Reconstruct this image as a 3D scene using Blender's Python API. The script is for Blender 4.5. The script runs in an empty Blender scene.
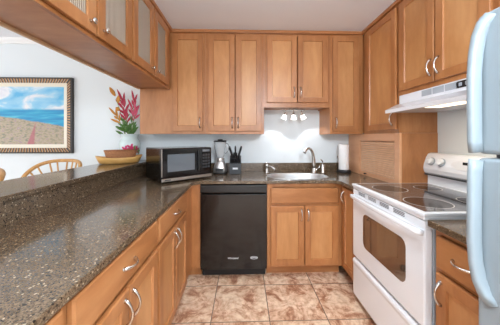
import bpy, math, random
from mathutils import Vector, Matrix
random.seed(7)
C = bpy.context.scene.collection
S = bpy.context.scene
PI = math.pi
R = math.radians

# ------------------------------------------------------------------ camera
cam_d = bpy.data.cameras.new('camera'); cam = bpy.data.objects.new('camera', cam_d); C.objects.link(cam)
cam.location = (0, 0, 1.3122); cam.rotation_euler = (R(90), 0, -0.0287)
cam_d.sensor_width = 36.0; cam_d.lens = 225.93 / 500 * 36; cam_d.shift_y = -0.0495
cam_d.clip_start = 0.02
S.camera = cam

# ------------------------------------------------------------------ world, lights, exposure
W = bpy.data.worlds.new('daylight'); S.world = W; W.use_nodes = True
bg = W.node_tree.nodes['Background']
bg.inputs['Color'].default_value = (0.90, 0.95, 1.0, 1); bg.inputs['Strength'].default_value = 2.5
S.view_settings.view_transform = 'Standard'; S.view_settings.look = 'None'
S.view_settings.gamma = 1.0; S.view_settings.use_curve_mapping = False
S.view_settings.exposure = 0.43

# ------------------------------------------------------------------ materials
def new_mat(name):
    m = bpy.data.materials.new(name); m.use_nodes = True
    nt = m.node_tree; b = nt.nodes['Principled BSDF']
    return m, nt, b
def lin(r, g, b):
    f = lambda c: (c/255/12.92) if c/255 <= .04045 else ((c/255+.055)/1.055)**2.4
    return (f(r), f(g), f(b), 1)
def plain(name, col, rough=.5, metal=0, coat=0, bump=0, bscale=200, **kw):
    m, nt, b = new_mat(name)
    b.inputs['Base Color'].default_value = col
    b.inputs['Roughness'].default_value = rough; b.inputs['Metallic'].default_value = metal
    b.inputs['Coat Weight'].default_value = coat
    for k, v in kw.items(): b.inputs[k.replace('_', ' ')].default_value = v
    tc = nt.nodes.new('ShaderNodeTexCoord'); n = nt.nodes.new('ShaderNodeTexNoise')
    n.inputs['Scale'].default_value = bscale; nt.links.new(tc.outputs['Object'], n.inputs['Vector'])
    if bump:
        bp = nt.nodes.new('ShaderNodeBump'); bp.inputs['Strength'].default_value = bump; bp.inputs['Distance'].default_value = .002
        nt.links.new(n.outputs['Fac'], bp.inputs['Height']); nt.links.new(bp.outputs['Normal'], b.inputs['Normal'])
    else:
        mr = nt.nodes.new('ShaderNodeMapRange'); mr.inputs['To Min'].default_value = max(0, rough-.03); mr.inputs['To Max'].default_value = rough+.03
        nt.links.new(n.outputs['Fac'], mr.inputs['Value']); nt.links.new(mr.outputs['Result'], b.inputs['Roughness'])
    return m
def ramp(nt, stops, interp='LINEAR'):
    r = nt.nodes.new('ShaderNodeValToRGB'); r.color_ramp.interpolation = interp
    e = r.color_ramp.elements
    while len(e) < len(stops): e.new(.5)
    for i, (p, c) in enumerate(stops): e[i].position = p; e[i].color = c
    return r
def wood(name, c0, c1, c2, axis='z', rough=.38, scale=1.0):
    m, nt, b = new_mat(name); L = nt.links.new
    tc = nt.nodes.new('ShaderNodeTexCoord'); mp = nt.nodes.new('ShaderNodeMapping'); oi = nt.nodes.new('ShaderNodeObjectInfo')
    sc = {'z': (5.5, 5.5, 1.5), 'x': (1.5, 5.5, 5.5), 'y': (5.5, 1.5, 5.5)}[axis]
    mp.inputs['Scale'].default_value = [s*scale for s in sc]
    vm = nt.nodes.new('ShaderNodeVectorMath'); vm.operation = 'ADD'
    ml = nt.nodes.new('ShaderNodeMath'); ml.operation = 'MULTIPLY'; ml.inputs[1].default_value = 13.7
    L(oi.outputs['Random'], ml.inputs[0]); L(tc.outputs['Object'], vm.inputs[0]); L(ml.outputs[0], vm.inputs[1]); L(vm.outputs[0], mp.inputs['Vector'])
    n1 = nt.nodes.new('ShaderNodeTexNoise'); n1.inputs['Scale'].default_value = 1.0; n1.inputs['Detail'].default_value = 5; n1.inputs['Roughness'].default_value = .6; n1.inputs['Distortion'].default_value = .6
    n2 = nt.nodes.new('ShaderNodeTexNoise'); n2.inputs['Scale'].default_value = 6.5; n2.inputs['Detail'].default_value = 3
    L(mp.outputs[0], n1.inputs['Vector']); L(mp.outputs[0], n2.inputs['Vector'])
    mx = nt.nodes.new('ShaderNodeMix'); mx.inputs['Factor'].default_value = .2
    L(n1.outputs['Fac'], mx.inputs['A']); L(n2.outputs['Fac'], mx.inputs['B'])
    r = ramp(nt, [(.28, c0), (.5, c1), (.72, c2)]); L(mx.outputs['Result'], r.inputs['Fac'])
    hs = nt.nodes.new('ShaderNodeHueSaturation'); mr = nt.nodes.new('ShaderNodeMapRange')
    mr.inputs['To Min'].default_value = .93; mr.inputs['To Max'].default_value = 1.07
    L(oi.outputs['Random'], mr.inputs['Value']); L(mr.outputs['Result'], hs.inputs['Value']); L(r.outputs['Color'], hs.inputs['Color'])
    L(hs.outputs['Color'], b.inputs['Base Color'])
    b.inputs['Roughness'].default_value = rough; b.inputs['Coat Weight'].default_value = .15; b.inputs['Coat Roughness'].default_value = .3
    return m
def granite(name):
    m, nt, b = new_mat(name); L = nt.links.new
    tc = nt.nodes.new('ShaderNodeTexCoord')
    def vor(s, dist=1.0):
        v = nt.nodes.new('ShaderNodeTexVoronoi'); v.inputs['Scale'].default_value = s; L(tc.outputs['Object'], v.inputs['Vector']); return v
    v1 = vor(330); r1 = ramp(nt, [(0, lin(58, 46, 35)), (.25, lin(82, 67, 51)), (.6, lin(103, 85, 66)), (.9, lin(124, 104, 82)), (1, lin(102, 84, 65))])
    sep = nt.nodes.new('ShaderNodeSeparateColor'); L(v1.outputs['Color'], sep.inputs[0]); L(sep.outputs[0], r1.inputs['Fac'])
    v2 = vor(125); sep2 = nt.nodes.new('ShaderNodeSeparateColor'); L(v2.outputs['Color'], sep2.inputs[0])
    # dark chips
    gt = nt.nodes.new('ShaderNodeMath'); gt.operation = 'GREATER_THAN'; gt.inputs[1].default_value = .84; L(sep2.outputs[0], gt.inputs[0])
    lt = nt.nodes.new('ShaderNodeMath'); lt.operation = 'LESS_THAN'; lt.inputs[1].default_value = .0062; L(v2.outputs['Distance'], lt.inputs[0])
    lt.inputs[1].default_value = .42
    mm = nt.nodes.new('ShaderNodeMath'); mm.operation = 'MULTIPLY'; L(gt.outputs[0], mm.inputs[0]); L(lt.outputs[0], mm.inputs[1])
    x1 = nt.nodes.new('ShaderNodeMix'); x1.data_type = 'RGBA'; L(mm.outputs[0], x1.inputs['Factor']); L(r1.outputs['Color'], x1.inputs['A']); x1.inputs['B'].default_value = lin(36, 31, 27)
    gt2 = nt.nodes.new('ShaderNodeMath'); gt2.operation = 'GREATER_THAN'; gt2.inputs[1].default_value = .905; L(sep2.outputs[1], gt2.inputs[0])
    mm2 = nt.nodes.new('ShaderNodeMath'); mm2.operation = 'MULTIPLY'; L(gt2.outputs[0], mm2.inputs[0]); L(lt.outputs[0], mm2.inputs[1])
    x2 = nt.nodes.new('ShaderNodeMix'); x2.data_type = 'RGBA'; L(mm2.outputs[0], x2.inputs['Factor']); L(x1.outputs['Result'], x2.inputs['A']); x2.inputs['B'].default_value = lin(168, 150, 126)
    L(x2.outputs['Result'], b.inputs['Base Color'])
    b.inputs['Roughness'].default_value = .16; b.inputs['Coat Weight'].default_value = .2; b.inputs['Coat Roughness'].default_value = .08
    return m
def tile_floor(name):
    m, nt, b = new_mat(name); L = nt.links.new
    tc = nt.nodes.new('ShaderNodeTexCoord'); sx = nt.nodes.new('ShaderNodeSeparateXYZ'); L(tc.outputs['Object'], sx.inputs[0])
    def M(op, a, bv=None, c=None):
        n = nt.nodes.new('ShaderNodeMath'); n.operation = op
        for i, q in enumerate((a, bv, c)):
            if q is None: continue
            if isinstance(q, (int, float)): n.inputs[i].default_value = q
            else: L(q, n.inputs[i])
        return n.outputs[0]
    ux = M('DIVIDE', M('SUBTRACT', sx.outputs[0], -.233), .421); uy = M('DIVIDE', M('SUBTRACT', sx.outputs[1], 2.010), .398)
    fx = M('PINGPONG', ux, .5); fy = M('PINGPONG', uy, .5)
    g = M('LESS_THAN', M('MINIMUM', fx, fy), .0085)
    cmb = nt.nodes.new('ShaderNodeCombineXYZ'); L(M('FLOOR', ux), cmb.inputs[0]); L(M('FLOOR', uy), cmb.inputs[1])
    wn = nt.nodes.new('ShaderNodeTexWhiteNoise'); wn.noise_dimensions = '3D'; L(cmb.outputs[0], wn.inputs['Vector'])
    off = nt.nodes.new('ShaderNodeVectorMath'); off.operation = 'MULTIPLY_ADD'; off.inputs[1].default_value = (9, 9, 9)
    L(wn.outputs['Color'], off.inputs[0]); L(tc.outputs['Object'], off.inputs[2])
    n1 = nt.nodes.new('ShaderNodeTexNoise'); n1.inputs['Scale'].default_value = 6.0; n1.inputs['Detail'].default_value = 12; n1.inputs['Roughness'].default_value = .78; n1.inputs['Distortion'].default_value = .9
    L(off.outputs[0], n1.inputs['Vector'])
    r = ramp(nt, [(.30, lin(242, 220, 194)), (.46, lin(234, 206, 178)), (.53, lin(216, 176, 146)), (.585, lin(178, 128, 98)), (.68, lin(138, 92, 68))])
    L(n1.outputs['Fac'], r.inputs['Fac'])
    n2 = nt.nodes.new('ShaderNodeTexNoise'); n2.inputs['Scale'].default_value = 26; n2.inputs['Detail'].default_value = 5; L(off.outputs[0], n2.inputs['Vector'])
    r2 = ramp(nt, [(.42, (1, 1, 1, 1)), (.68, lin(205, 180, 160))]); L(n2.outputs['Fac'], r2.inputs['Fac'])
    mu = nt.nodes.new('ShaderNodeMix'); mu.data_type = 'RGBA'; mu.blend_type = 'MULTIPLY'; mu.inputs['Factor'].default_value = .7
    L(r.outputs['Color'], mu.inputs['A']); L(r2.outputs['Color'], mu.inputs['B'])
    x = nt.nodes.new('ShaderNodeMix'); x.data_type = 'RGBA'; L(g, x.inputs['Factor']); L(mu.outputs['Result'], x.inputs['A']); x.inputs['B'].default_value = lin(120, 98, 82)
    L(x.outputs['Result'], b.inputs['Base Color']); b.inputs['Roughness'].default_value = .42
    bp = nt.nodes.new('ShaderNodeBump'); bp.inputs['Strength'].default_value = .5; bp.inputs['Distance'].default_value = .002
    L(M('SUBTRACT', 1.0, g), bp.inputs['Height']); L(bp.outputs['Normal'], b.inputs['Normal'])
    return m
def glow(name, col, strength):
    m, nt, b = new_mat(name); b.inputs['Base Color'].default_value = col
    b.inputs['Emission Color'].default_value = col; b.inputs['Emission Strength'].default_value = strength
    return m
def clear(name, col, rough=.02, ior=1.45):
    m, nt, b = new_mat(name); b.inputs['Base Color'].default_value = col; b.inputs['Transmission Weight'].default_value = 1
    b.inputs['Roughness'].default_value = rough; b.inputs['IOR'].default_value = ior
    return m
def reeded(name):
    m, nt, b = new_mat(name); L = nt.links.new
    b.inputs['Base Color'].default_value = (.80, .70, .58, 1); b.inputs['Transmission Weight'].default_value = .55
    b.inputs['Roughness'].default_value = .16; b.inputs['IOR'].default_value = 1.2
    tc = nt.nodes.new('ShaderNodeTexCoord'); w = nt.nodes.new('ShaderNodeTexWave'); w.bands_direction = 'X'
    w.inputs['Scale'].default_value = 26; w.inputs['Distortion'].default_value = 0
    L(tc.outputs['Object'], w.inputs['Vector'])
    bp = nt.nodes.new('ShaderNodeBump'); bp.inputs['Strength'].default_value = .7; bp.inputs['Distance'].default_value = .004
    L(w.outputs['Fac'], bp.inputs['Height']); L(bp.outputs['Normal'], b.inputs['Normal'])
    return m
def weave(name, c0, c1, sx, sz):
    m, nt, b = new_mat(name); L = nt.links.new
    tc = nt.nodes.new('ShaderNodeTexCoord'); ch = nt.nodes.new('ShaderNodeTexWave'); ch.bands_direction = 'Z'; ch.inputs['Scale'].default_value = sz
    ch.inputs['Distortion'].default_value = 3; ch.inputs['Detail Scale'].default_value = sx
    L(tc.outputs['Object'], ch.inputs['Vector'])
    r = ramp(nt, [(.2, c0), (.7, c1)]); L(ch.outputs['Fac'], r.inputs['Fac']); L(r.outputs['Color'], b.inputs['Base Color'])
    bp = nt.nodes.new('ShaderNodeBump'); bp.inputs['Strength'].default_value = .6; bp.inputs['Distance'].default_value = .003
    L(ch.outputs['Fac'], bp.inputs['Height']); L(bp.outputs['Normal'], b.inputs['Normal']); b.inputs['Roughness'].default_value = .6
    return m

MAPLE = (lin(146, 92, 50), lin(174, 115, 68), lin(194, 137, 88))
wood_v = wood('maple vertical grain', *MAPLE, axis='z')
wood_p = wood('maple panel veneer', lin(172, 116, 68), lin(191, 135, 84), lin(207, 154, 102), axis='z')
wood_h = wood('maple horizontal grain', *MAPLE, axis='x')
wood_y = wood('maple depth grain', *MAPLE, axis='y')
wood_lt = wood('light tambour wood', lin(216, 158, 116), lin(228, 174, 132), lin(238, 188, 148), axis='x', rough=.45)
wood_sl = wood('tambour slats painted lit', lin(232, 184, 144), lin(240, 196, 158), lin(246, 208, 172), axis='x', rough=.45)  # paler slats: light falling on the tambour is painted into this colour
wood_in = wood('cabinet interior', lin(196, 160, 120), lin(210, 176, 138), lin(220, 188, 150), axis='z', rough=.6)
bamboo = wood('bamboo', lin(205, 150, 80), lin(222, 172, 100), lin(236, 192, 124), axis='x', scale=4)
rattan = wood('rattan', lin(176, 124, 66), lin(200, 150, 88), lin(218, 172, 110), axis='z', scale=3)
quartz = granite('speckled brown quartz')
tile = tile_floor('brown stone look tile')
paint = plain('cool white wall paint', lin(222, 229, 232), .85, bump=.08, bscale=160)
paint_c = plain('ceiling paint', lin(236, 240, 246), .9, bump=.08, bscale=120)
trimw = plain('white trim', lin(235, 236, 236), .5)
nickel = plain('satin nickel', (.66, .64, .61, 1), .26, 1)
chrome = plain('polished metal', (.75, .75, .76, 1), .12, 1)
steel = plain('brushed steel', (.56, .56, .56, 1), .38, .85)
white_e = plain('white enamel', lin(238, 242, 247), .22, coat=.4)
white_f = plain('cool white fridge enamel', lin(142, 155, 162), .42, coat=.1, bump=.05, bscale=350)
white_p = plain('white plastic', lin(236, 237, 238), .4)
seam = plain('dark gasket', lin(70, 72, 76), .6)
black_g = plain('black gloss', lin(12, 12, 13), .14, coat=.2)
black_s = plain('black satin', lin(18, 18, 19), .3)
black_p = plain('black plastic', lin(26, 26, 28), .42)
char = plain('charcoal plastic', lin(52, 54, 57), .45)
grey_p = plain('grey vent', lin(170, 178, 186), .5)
cookglass = plain('dark ceramic cooktop glass', lin(76, 76, 78), .08, coat=.6)
burnmat = plain('darker burner zone', lin(44, 40, 39), .12)
burnring = plain('pale burner outline', lin(196, 192, 188), .3)
ovenglass = plain('oven window glass', lin(92, 72, 58), .05, coat=1.0, Coat_IOR=2.0)
mwglass = plain('microwave window', lin(92, 98, 104), .05, coat=1.0)
silver = plain('silver strip', (.62, .60, .57, 1), .32, 1)
paper = plain('white paper towel', lin(244, 244, 243), .9, bump=.3, bscale=300)
glaze = plain('pale celadon glaze', lin(200, 216, 214), .2, coat=.6)
glass = plain('clear glass', (.80, .84, .86, 1), .08, Alpha=.32)
satin = plain('satin light metal', (.86, .84, .82, 1), .34, .85)
ribbed = reeded('reeded cabinet glass')
lampglass = glow('lit lamp glass', (1.0, .97, .92, 1), 2.2)
globe_m = glow('added fill globe', (.83, .92, 1.0, 1), 108.0)  # glow of the added globe that fills the room
hoodlens = glow('lit hood lamp', (1.0, .86, .68, 1), 1.1)
leaf_g = plain('green leaf', lin(84, 126, 58), .5)
stem_g = plain('green stem', lin(108, 132, 66), .5)
bloom_r = plain('crimson bloom', lin(176, 36, 66), .5)
bloom_p = plain('pink bloom', lin(206, 82, 110), .5)
bloom_o = plain('amber bloom', lin(204, 138, 52), .5)
petal_m = plain('magenta glaze paint', lin(196, 40, 100), .3)
wicker = weave('brown wicker', lin(104, 60, 34), lin(206, 142, 94), 8, 42)
cushion = plain('tan seat cushion', lin(196, 176, 146), .85, bump=.3)
liner = plain('cream linen liner', lin(228, 222, 206), .8)
badge = plain('white badge print', lin(226, 228, 230), .4)

# ------------------------------------------------------------------ mesh builder
class MB:
    def __init__(s): s.v = []; s.f = []; s.sm = []; s.mi = []
    def add(s, vs, fs, smooth=False, mi=0):
        o = len(s.v); s.v += [tuple(v) for v in vs]
        for f in fs: s.f.append([o+i for i in f]); s.sm.append(smooth); s.mi.append(mi)
        return s
    def box(s, x0, x1, y0, y1, z0, z1, mi=0):
        return s.add([(x0,y0,z0),(x1,y0,z0),(x1,y1,z0),(x0,y1,z0),(x0,y0,z1),(x1,y0,z1),(x1,y1,z1),(x0,y1,z1)],
                     [(0,3,2,1),(4,5,6,7),(0,1,5,4),(1,2,6,5),(2,3,7,6),(3,0,4,7)], False, mi)
    def prism(s, poly, axis, a0, a1, mi=0, smooth=False):
        n = len(poly); P = lambda p, a: {'x': (a, p[0], p[1]), 'y': (p[0], a, p[1]), 'z': (p[0], p[1], a)}[axis]
        vs = [P(p, a0) for p in poly] + [P(p, a1) for p in poly]
        s.add(vs, [list(range(n))[::-1], list(range(n, 2*n))], False, mi)
        o = len(s.v) - 2*n
        for i in range(n):
            s.f.append([o+i, o+(i+1) % n, o+n+(i+1) % n, o+n+i]); s.sm.append(smooth); s.mi.append(mi)
        return s
    def lathe(s, prof, c=(0,0,0), seg=24, sx=1, sy=1, power=2, mi=0, smooth=True, caps=True):
        vs = []; n = seg
        for r, z in prof:
            for i in range(n):
                t = 2*PI*i/n; ct, st = math.cos(t), math.sin(t)
                ex = 2/power
                vs.append((c[0]+sx*r*math.copysign(abs(ct)**ex, ct), c[1]+sy*r*math.copysign(abs(st)**ex, st), c[2]+z))
        fs = []
        for j in range(len(prof)-1):
            for i in range(n): fs.append((j*n+i, j*n+(i+1) % n, (j+1)*n+(i+1) % n, (j+1)*n+i))
        s.add(vs, fs, smooth, mi)
        if caps:
            o = len(s.v) - len(vs)
            for ring, rev in ((0, True), (len(prof)-1, False)):
                if prof[ring][0] > 1e-5:
                    q = [o+ring*n+i for i in range(n)]
                    s.f.append(q[::-1] if rev else q); s.sm.append(False); s.mi.append(mi)
        return s
    def tube(s, pts, rad, seg=10, up=(0,0,1), ry=None, mi=0, power=2):
        pts = [Vector(p) for p in pts]; n = len(pts); vs = []
        if not isinstance(rad, (list, tuple)): rad = [rad]*n
        if ry is None: ry = rad
        elif not isinstance(ry, (list, tuple)): ry = [ry]*n
        u0 = Vector(up)
        for k, p in enumerate(pts):
            t = (pts[min(k+1, n-1)] - pts[max(k-1, 0)]).normalized()
            a = u0.cross(t)
            if a.length < 1e-4: a = Vector((1,0,0)).cross(t)
            if a.length < 1e-4: a = Vector((0,1,0)).cross(t)
            a.normalize(); b = t.cross(a)
            ex = 2/power
            for i in range(seg):
                w = 2*PI*i/seg; cw, sw = math.cos(w), math.sin(w)
                vs.append(p + a*rad[k]*math.copysign(abs(cw)**ex, cw) + b*ry[k]*math.copysign(abs(sw)**ex, sw))
        fs = [(k*seg+i, k*seg+(i+1) % seg, (k+1)*seg+(i+1) % seg, (k+1)*seg+i) for k in range(n-1) for i in range(seg)]
        s.add(vs, fs, True, mi)
        o = len(s.v)-len(vs)
        s.f.append([o+i for i in range(seg)][::-1]); s.sm.append(False); s.mi.append(mi)
        s.f.append([o+(n-1)*seg+i for i in range(seg)]); s.sm.append(False); s.mi.append(mi)
        return s
    def cyl(s, a, b, r, seg=16, r2=None, mi=0):
        return s.tube([a, b], [r, r if r2 is None else r2], seg, mi=mi)
    def ball(s, c, r, seg=14, rings=8, sz=1, mi=0):
        return s.lathe([(max(r*math.sin(PI*i/rings), 1e-6), -r*sz*math.cos(PI*i/rings)) for i in range(rings+1)], c, seg, mi=mi, caps=False)
    def build(s, name, mats, parent=None, bevel=0, loc=None):
        me = bpy.data.meshes.new(name); me.from_pydata(s.v, [], s.f)
        for m in (mats if isinstance(mats, (list, tuple)) else [mats]): me.materials.append(m)
        me.polygons.foreach_set('use_smooth', s.sm); me.polygons.foreach_set('material_index', s.mi)
        me.update()
        o = bpy.data.objects.new(name, me); C.objects.link(o)
        if parent: o.parent = parent
        if loc: o.location = loc
        if bevel:
            b = o.modifiers.new('bevel', 'BEVEL'); b.width = bevel; b.segments = 2; b.limit_method = 'ANGLE'; b.angle_limit = R(40)
        return o
def bez(p0, p1, p2, p3, n=10):
    p0, p1, p2, p3 = map(Vector, (p0, p1, p2, p3))
    return [((1-t)**3)*p0 + 3*t*(1-t)**2*p1 + 3*t*t*(1-t)*p2 + t**3*p3 for t in [i/n for i in range(n+1)]]
def tag(o, label, cat, group=None):
    o['label'] = label; o['category'] = cat
    if group: o['group'] = group
    return o
def thing(name, label, cat, loc, rz=0, group=None):
    o = bpy.data.objects.new(name, None); C.objects.link(o); o.location = loc; o.rotation_euler = (0, 0, rz); o.empty_display_size = .1
    return tag(o, label, cat, group)
def struct(name, mb, mat, bevel=0):
    o = mb.build(name, mat, None, bevel); o['kind'] = 'structure'; return o
def put(mesh_obj_src, name, parent, loc, rot=(0,0,0)):
    o = mesh_obj_src.copy(); o.name = name; C.objects.link(o); o.parent = parent; o.location = loc; o.rotation_euler = rot; return o

# ------------------------------------------------------------------ setting
BW = 2.7075; RW = 1.595; CE = 2.44; LX = -5.2
struct('floor', MB().box(LX, RW+.1, -3.2, BW+.1, -.05, 0), tile)
struct('ceiling', MB().box(-1.085, RW+.1, -3.3, BW+.1, CE, CE+.12).box(LX, -1.085, -3.3, BW+.1, 2.465, CE+.12), paint_c)
struct('wall_back', MB().box(LX, RW+.1, BW, BW+.1, 0, 2.5), paint)
struct('wall_right', MB().box(RW, RW+.1, -3.3, BW, 0, 2.5), paint)
wl = MB().box(LX-.1, LX, 2.3, BW, 0, 2.5).box(LX-.1, LX, -2.2, 2.3, 2.15, 2.5).box(LX-.1, LX, -3.3, -2.2, 0, 2.5)
struct('wall_rear', MB().box(LX, -4.4, -3.3, -3.2, 0, 2.5).box(1.2, RW, -3.3, -3.2, 0, 2.5).box(-4.4, 1.2, -3.3, -3.2, 2.2, 2.5), paint)
struct('wall_left', wl, paint)
struct('wall_bar', MB().box(-1.28, -1.100, -.6, BW, 0, 1.0215), paint)
cr = MB().prism([(BW-.0002, 2.405), (BW-.014, 2.405), (BW-.018, 2.42), (BW-.04, 2.445), (BW-.045, 2.4648), (BW-.0002, 2.4648)], 'x', LX, -1.09)
struct('trim_1', cr, trimw)

# ------------------------------------------------------------------ handle meshes (shared)
def bow_mesh(L, orient):
    m = MB(); n = 14; pts = []; ra = []
    for i in range(n+1):
        t = i/n; s_ = -L/2 + L*t
        out = -.027*math.sin(PI*t)**.75 - .0005
        pts.append((0, out, s_) if orient == 'v' else (s_, out, 0)); ra.append(.0046 + .0045*abs(2*t-1)**3)
    m.tube(pts, ra, 10, up=(0, 1, 0) if orient == 'v' else (0, 0, 1))
    for e in (-L/2, L/2):
        p = (0, -.004, e) if orient == 'v' else (e, -.004, 0); q = (0, 0, e) if orient == 'v' else (e, 0, 0)
        m.cyl(q, p, .0095, 12, .007)
    return m
proto = {}
def handle(door, orient, x, z, y=-.0225, L=.112):
    key = (orient, L)
    if key not in proto:
        o = bow_mesh(L, orient).build('handle', nickel, door); proto[key] = o
        o['label'] = 'satin nickel bow handle'; o.location = (x, y, z); return o
    return put(proto[key], 'handle', door, (x, y, z))
def knob(door, x, z, y=-.0225):
    if 'knob' not in proto:
        m = MB(); prof = [(.009, 0), (.006, .006), (.0055, .012), (.013, .017), (.0155, .022), (.013, .027), (.001, .029)]
        vs = MB().lathe(prof, seg=18); m.add([(a, -c, b) for a, b, c in vs.v], vs.f, True)
        o = m.build('knob', nickel, door); proto['knob'] = o; o['label'] = 'round nickel knob'; o.location = (x, y, z); return o
    return put(proto['knob'], 'knob', door, (x, y, z))

# ------------------------------------------------------------------ cabinets (local: front faces -y, x along the face, base at z 0)
def panel_door(m, x0, x1, z0, z1, st=.055, y0=-.0225, y1=-.0035, rec=.010):
    e = .003
    def ring(ix, y): return [(x0+ix, y, z0+ix), (x1-ix, y, z0+ix), (x1-ix, y, z1-ix), (x0+ix, y, z1-ix)]
    rings = [ring(0, y1), ring(0, y0+e), ring(e, y0), ring(st, y0), ring(st+.004, y0+rec)]
    vs = [v for r_ in rings for v in r_]; fs = [(3, 2, 1, 0)]
    for k in range(len(rings)-1):
        for i in range(4): fs.append((k*4+i, k*4+(i+1) % 4, k*4+4+(i+1) % 4, k*4+4+i))
    k = (len(rings)-1)*4; m.add(vs, fs); m.add(rings[-1], [(0, 1, 2, 3)], mi=1); return m
def slab_front(m, x0, x1, z0, z1, y0=-.0225, y1=-.0035):
    e = .006
    def ring(ix, y): return [(x0+ix, y, z0+ix), (x1-ix, y, z0+ix), (x1-ix, y, z1-ix), (x0+ix, y, z1-ix)]
    rings = [ring(0, y1), ring(0, y0+e), ring(e, y0)]
    vs = [v for r_ in rings for v in r_]; fs = [(3, 2, 1, 0)]
    for k in range(2):
        for i in range(4): fs.append((k*4+i, k*4+(i+1) % 4, k*4+4+(i+1) % 4, k*4+4+i))
    fs.append((8, 9, 10, 11)); m.add(vs, fs); return m
def glass_door(root, x0, x1, z0, z1, kx, kz, flip=None):
    """flip = depth of cabinet for doors on its far face"""
    st = .062
    m = MB()
    m.box(x0, x0+st, -.0225, -.0035, z0, z1).box(x1-st, x1, -.0225, -.0035, z0, z1).box(x0+st, x1-st, -.0225, -.0035, z0, z0+st).box(x0+st, x1-st, -.0225, -.0035, z1-st, z1)
    g = MB().box(x0+st-.0, x1-st+.0, -.0125, -.0085, z0+st, z1-st)
    if flip:
        for q in (m, g): q.v = [(-a, -b+flip, c) for a, b, c in q.v]
    d = m.build('door', wood_v, root, .002)
    p = g.build('glass_pane', ribbed, d); p['label'] = 'reeded glass pane'
    if not flip: knob(d, kx, kz)
    return d
def cabinet(name, label, cat, loc, rz, w, dep, H, toe=0, frame=(), fronts=(), group=None, left_skirt=False, hollow=False, both=False):
    """frame: list of (x0,x1,z0,z1) face-frame members;  fronts: (kind,x0,x1,z0,z1,handle)"""
    r = thing(name, label, cat, loc, rz, group)
    b = MB()
    if hollow:
        b.box(.0, .018, .02, dep-.02, .012, H).box(w-.018, w, .02, dep-.02, .012, H)
        b.box(.018, w-.018, .02, dep-.02, .012, .03).box(.018, w-.018, .02, dep-.02, H-.018, H)
        b.build('body', wood_y, r)
        MB().box(.019, w-.019, .05, dep-.03, .26, .278).build('shelf', wood_in, r)
        MB().box(0, w, dep-.0195, dep, 0, H).build('back_panel', wood_in, r)
    elif name == 'base_cabinet' and 'sink base cabinet' in label and 'right of' in label:
        b.box(0, .018, .02, dep, toe, H).box(w-.018, w, .02, dep, toe, H).box(.018, w-.018, dep-.018, dep, toe, H).box(.018, w-.018, .02, dep-.018, toe, toe+.018).box(.018, w-.018, .0201, .030, toe+.018, H)
        b.build('body', wood_v, r)
        MB().box(0, w, .075, dep-.02, 0, toe-.0005).build('toe_kick', wood_h, r)
    elif toe:
        b.box(0, w, .02, dep, toe, H); b.build('body', wood_v, r)
        MB().box(0, w, .075, dep-.02, 0, toe-.0005).build('toe_kick', wood_h, r)
    else:
        b.box(0, w, .02, dep, .014, H).box(0, .016, .02, dep, 0, .014).box(w-.016, w, .02, dep, 0, .014)
        b.build('body', wood_v, r)
    f = MB()
    for q in frame: f.box(q[0], q[1], 0, .0199, q[2], q[3])
    if both:
        for q in frame: f.box(q[0], q[1], dep-.0199, dep, q[2], q[3])
    f.build('face_frame', wood_v, r)
    for kind, x0, x1, z0, z1, hd in fronts:
        if kind == 'glass':
            glass_door(r, x0, x1, z0, z1, hd[0], hd[1]); continue
        if kind == 'rearglass':
            glass_door(r, -x1, -x0, z0, z1, 0, 0, flip=dep); continue
        if kind == 'door': d = panel_door(MB(), x0, x1, z0, z1).build('door', [wood_v, wood_p], r)
        elif kind == 'drawer': d = slab_front(MB(), x0, x1, z0, z1).build('drawer', wood_h, r)
        elif kind == 'false': d = slab_front(MB(), x0, x1, z0, z1).build('false_front', wood_h, r)
        elif kind == 'filler': d = MB().box(x0, x1, -.006, -.0002, z0, z1).build('filler_panel', wood_v, r); continue
        if hd: handle(d, hd[0], hd[1], hd[2], L=.086 if hd[0] == 'h' else .104)
    return r
def fr(w, z0, z1, st, rails, sl=None, sr=None):
    """stiles at st (list of (x0,x1)) full height and rails between consecutive stiles"""
    out = [(a, b, z0, z1) for a, b in st]
    for i in range(len(st)-1):
        for (za, zb) in rails: out.append((st[i][1], st[i+1][0], za, zb))
    return out

# --- upper cabinets on the back wall
UB, UT = 1.352, 2.408; UF = 2.378; UD = BW-UF-.001
H = UT-UB
rails = [(0, .042), (H-.03, H)]
ux = -1.075
w = -.397-ux
cabinet('wall_cabinet', 'single-door maple wall cabinet with a plain filler at left, above the microwave', 'cabinet', (ux, UF, UB), 0, w-.001, UD, H,
        frame=fr(w, 0, H, [(0, .33), (w-.035, w-.001)], rails),
        fronts=[('door', -.739-ux, -.423-ux, .029, H-.022, ('v', -.452-ux, .117))], group='wall cabinets of the back wall')
ux = -.397; w = .614
cabinet('wall_cabinet', 'two-door tall maple wall cabinet above the blender and knife block', 'cabinet', (ux, UF, UB), 0, w-.001, UD, H,
        frame=fr(w, 0, H, [(0, .034), (w-.03, w-.001)], rails),
        fronts=[('door', -.369-ux, -.092-ux, .029, H-.022, ('v', -.118-ux, .117)), ('door', -.082-ux, .190-ux, .029, H-.022, ('v', -.055-ux, .117))], group='wall cabinets of the back wall')
ux = .217; w = .700; zb = 1.633; h = UT-zb
cabinet('wall_cabinet', 'shorter two-door maple wall cabinet above the sink and track light', 'cabinet', (ux, UF, zb), 0, w-.001, UD, h,
        frame=fr(w, 0, h, [(0, .035), (w-.035, w-.001)], [(0, .052), (h-.03, h)]),
        fronts=[('door', .246-ux, .561-ux, .05, h-.022, ('v', .531-ux, .155)), ('door', .571-ux, .889-ux, .05, h-.022, ('v', .599-ux, .155))], group='wall cabinets of the back wall')
ux = .917; w = 1.590-ux
cabinet('wall_cabinet', 'narrow single-door maple corner wall cabinet above the paper towel roll', 'cabinet', (ux, UF, UB), 0, w, UD, H,
        frame=fr(w, 0, H, [(0, .035), (1.212-ux, .3555)], rails),
        fronts=[('door', .943-ux, 1.222-ux, .029, H-.022, ('v', .976-ux, .117))], group='wall cabinets of the back wall')
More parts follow.
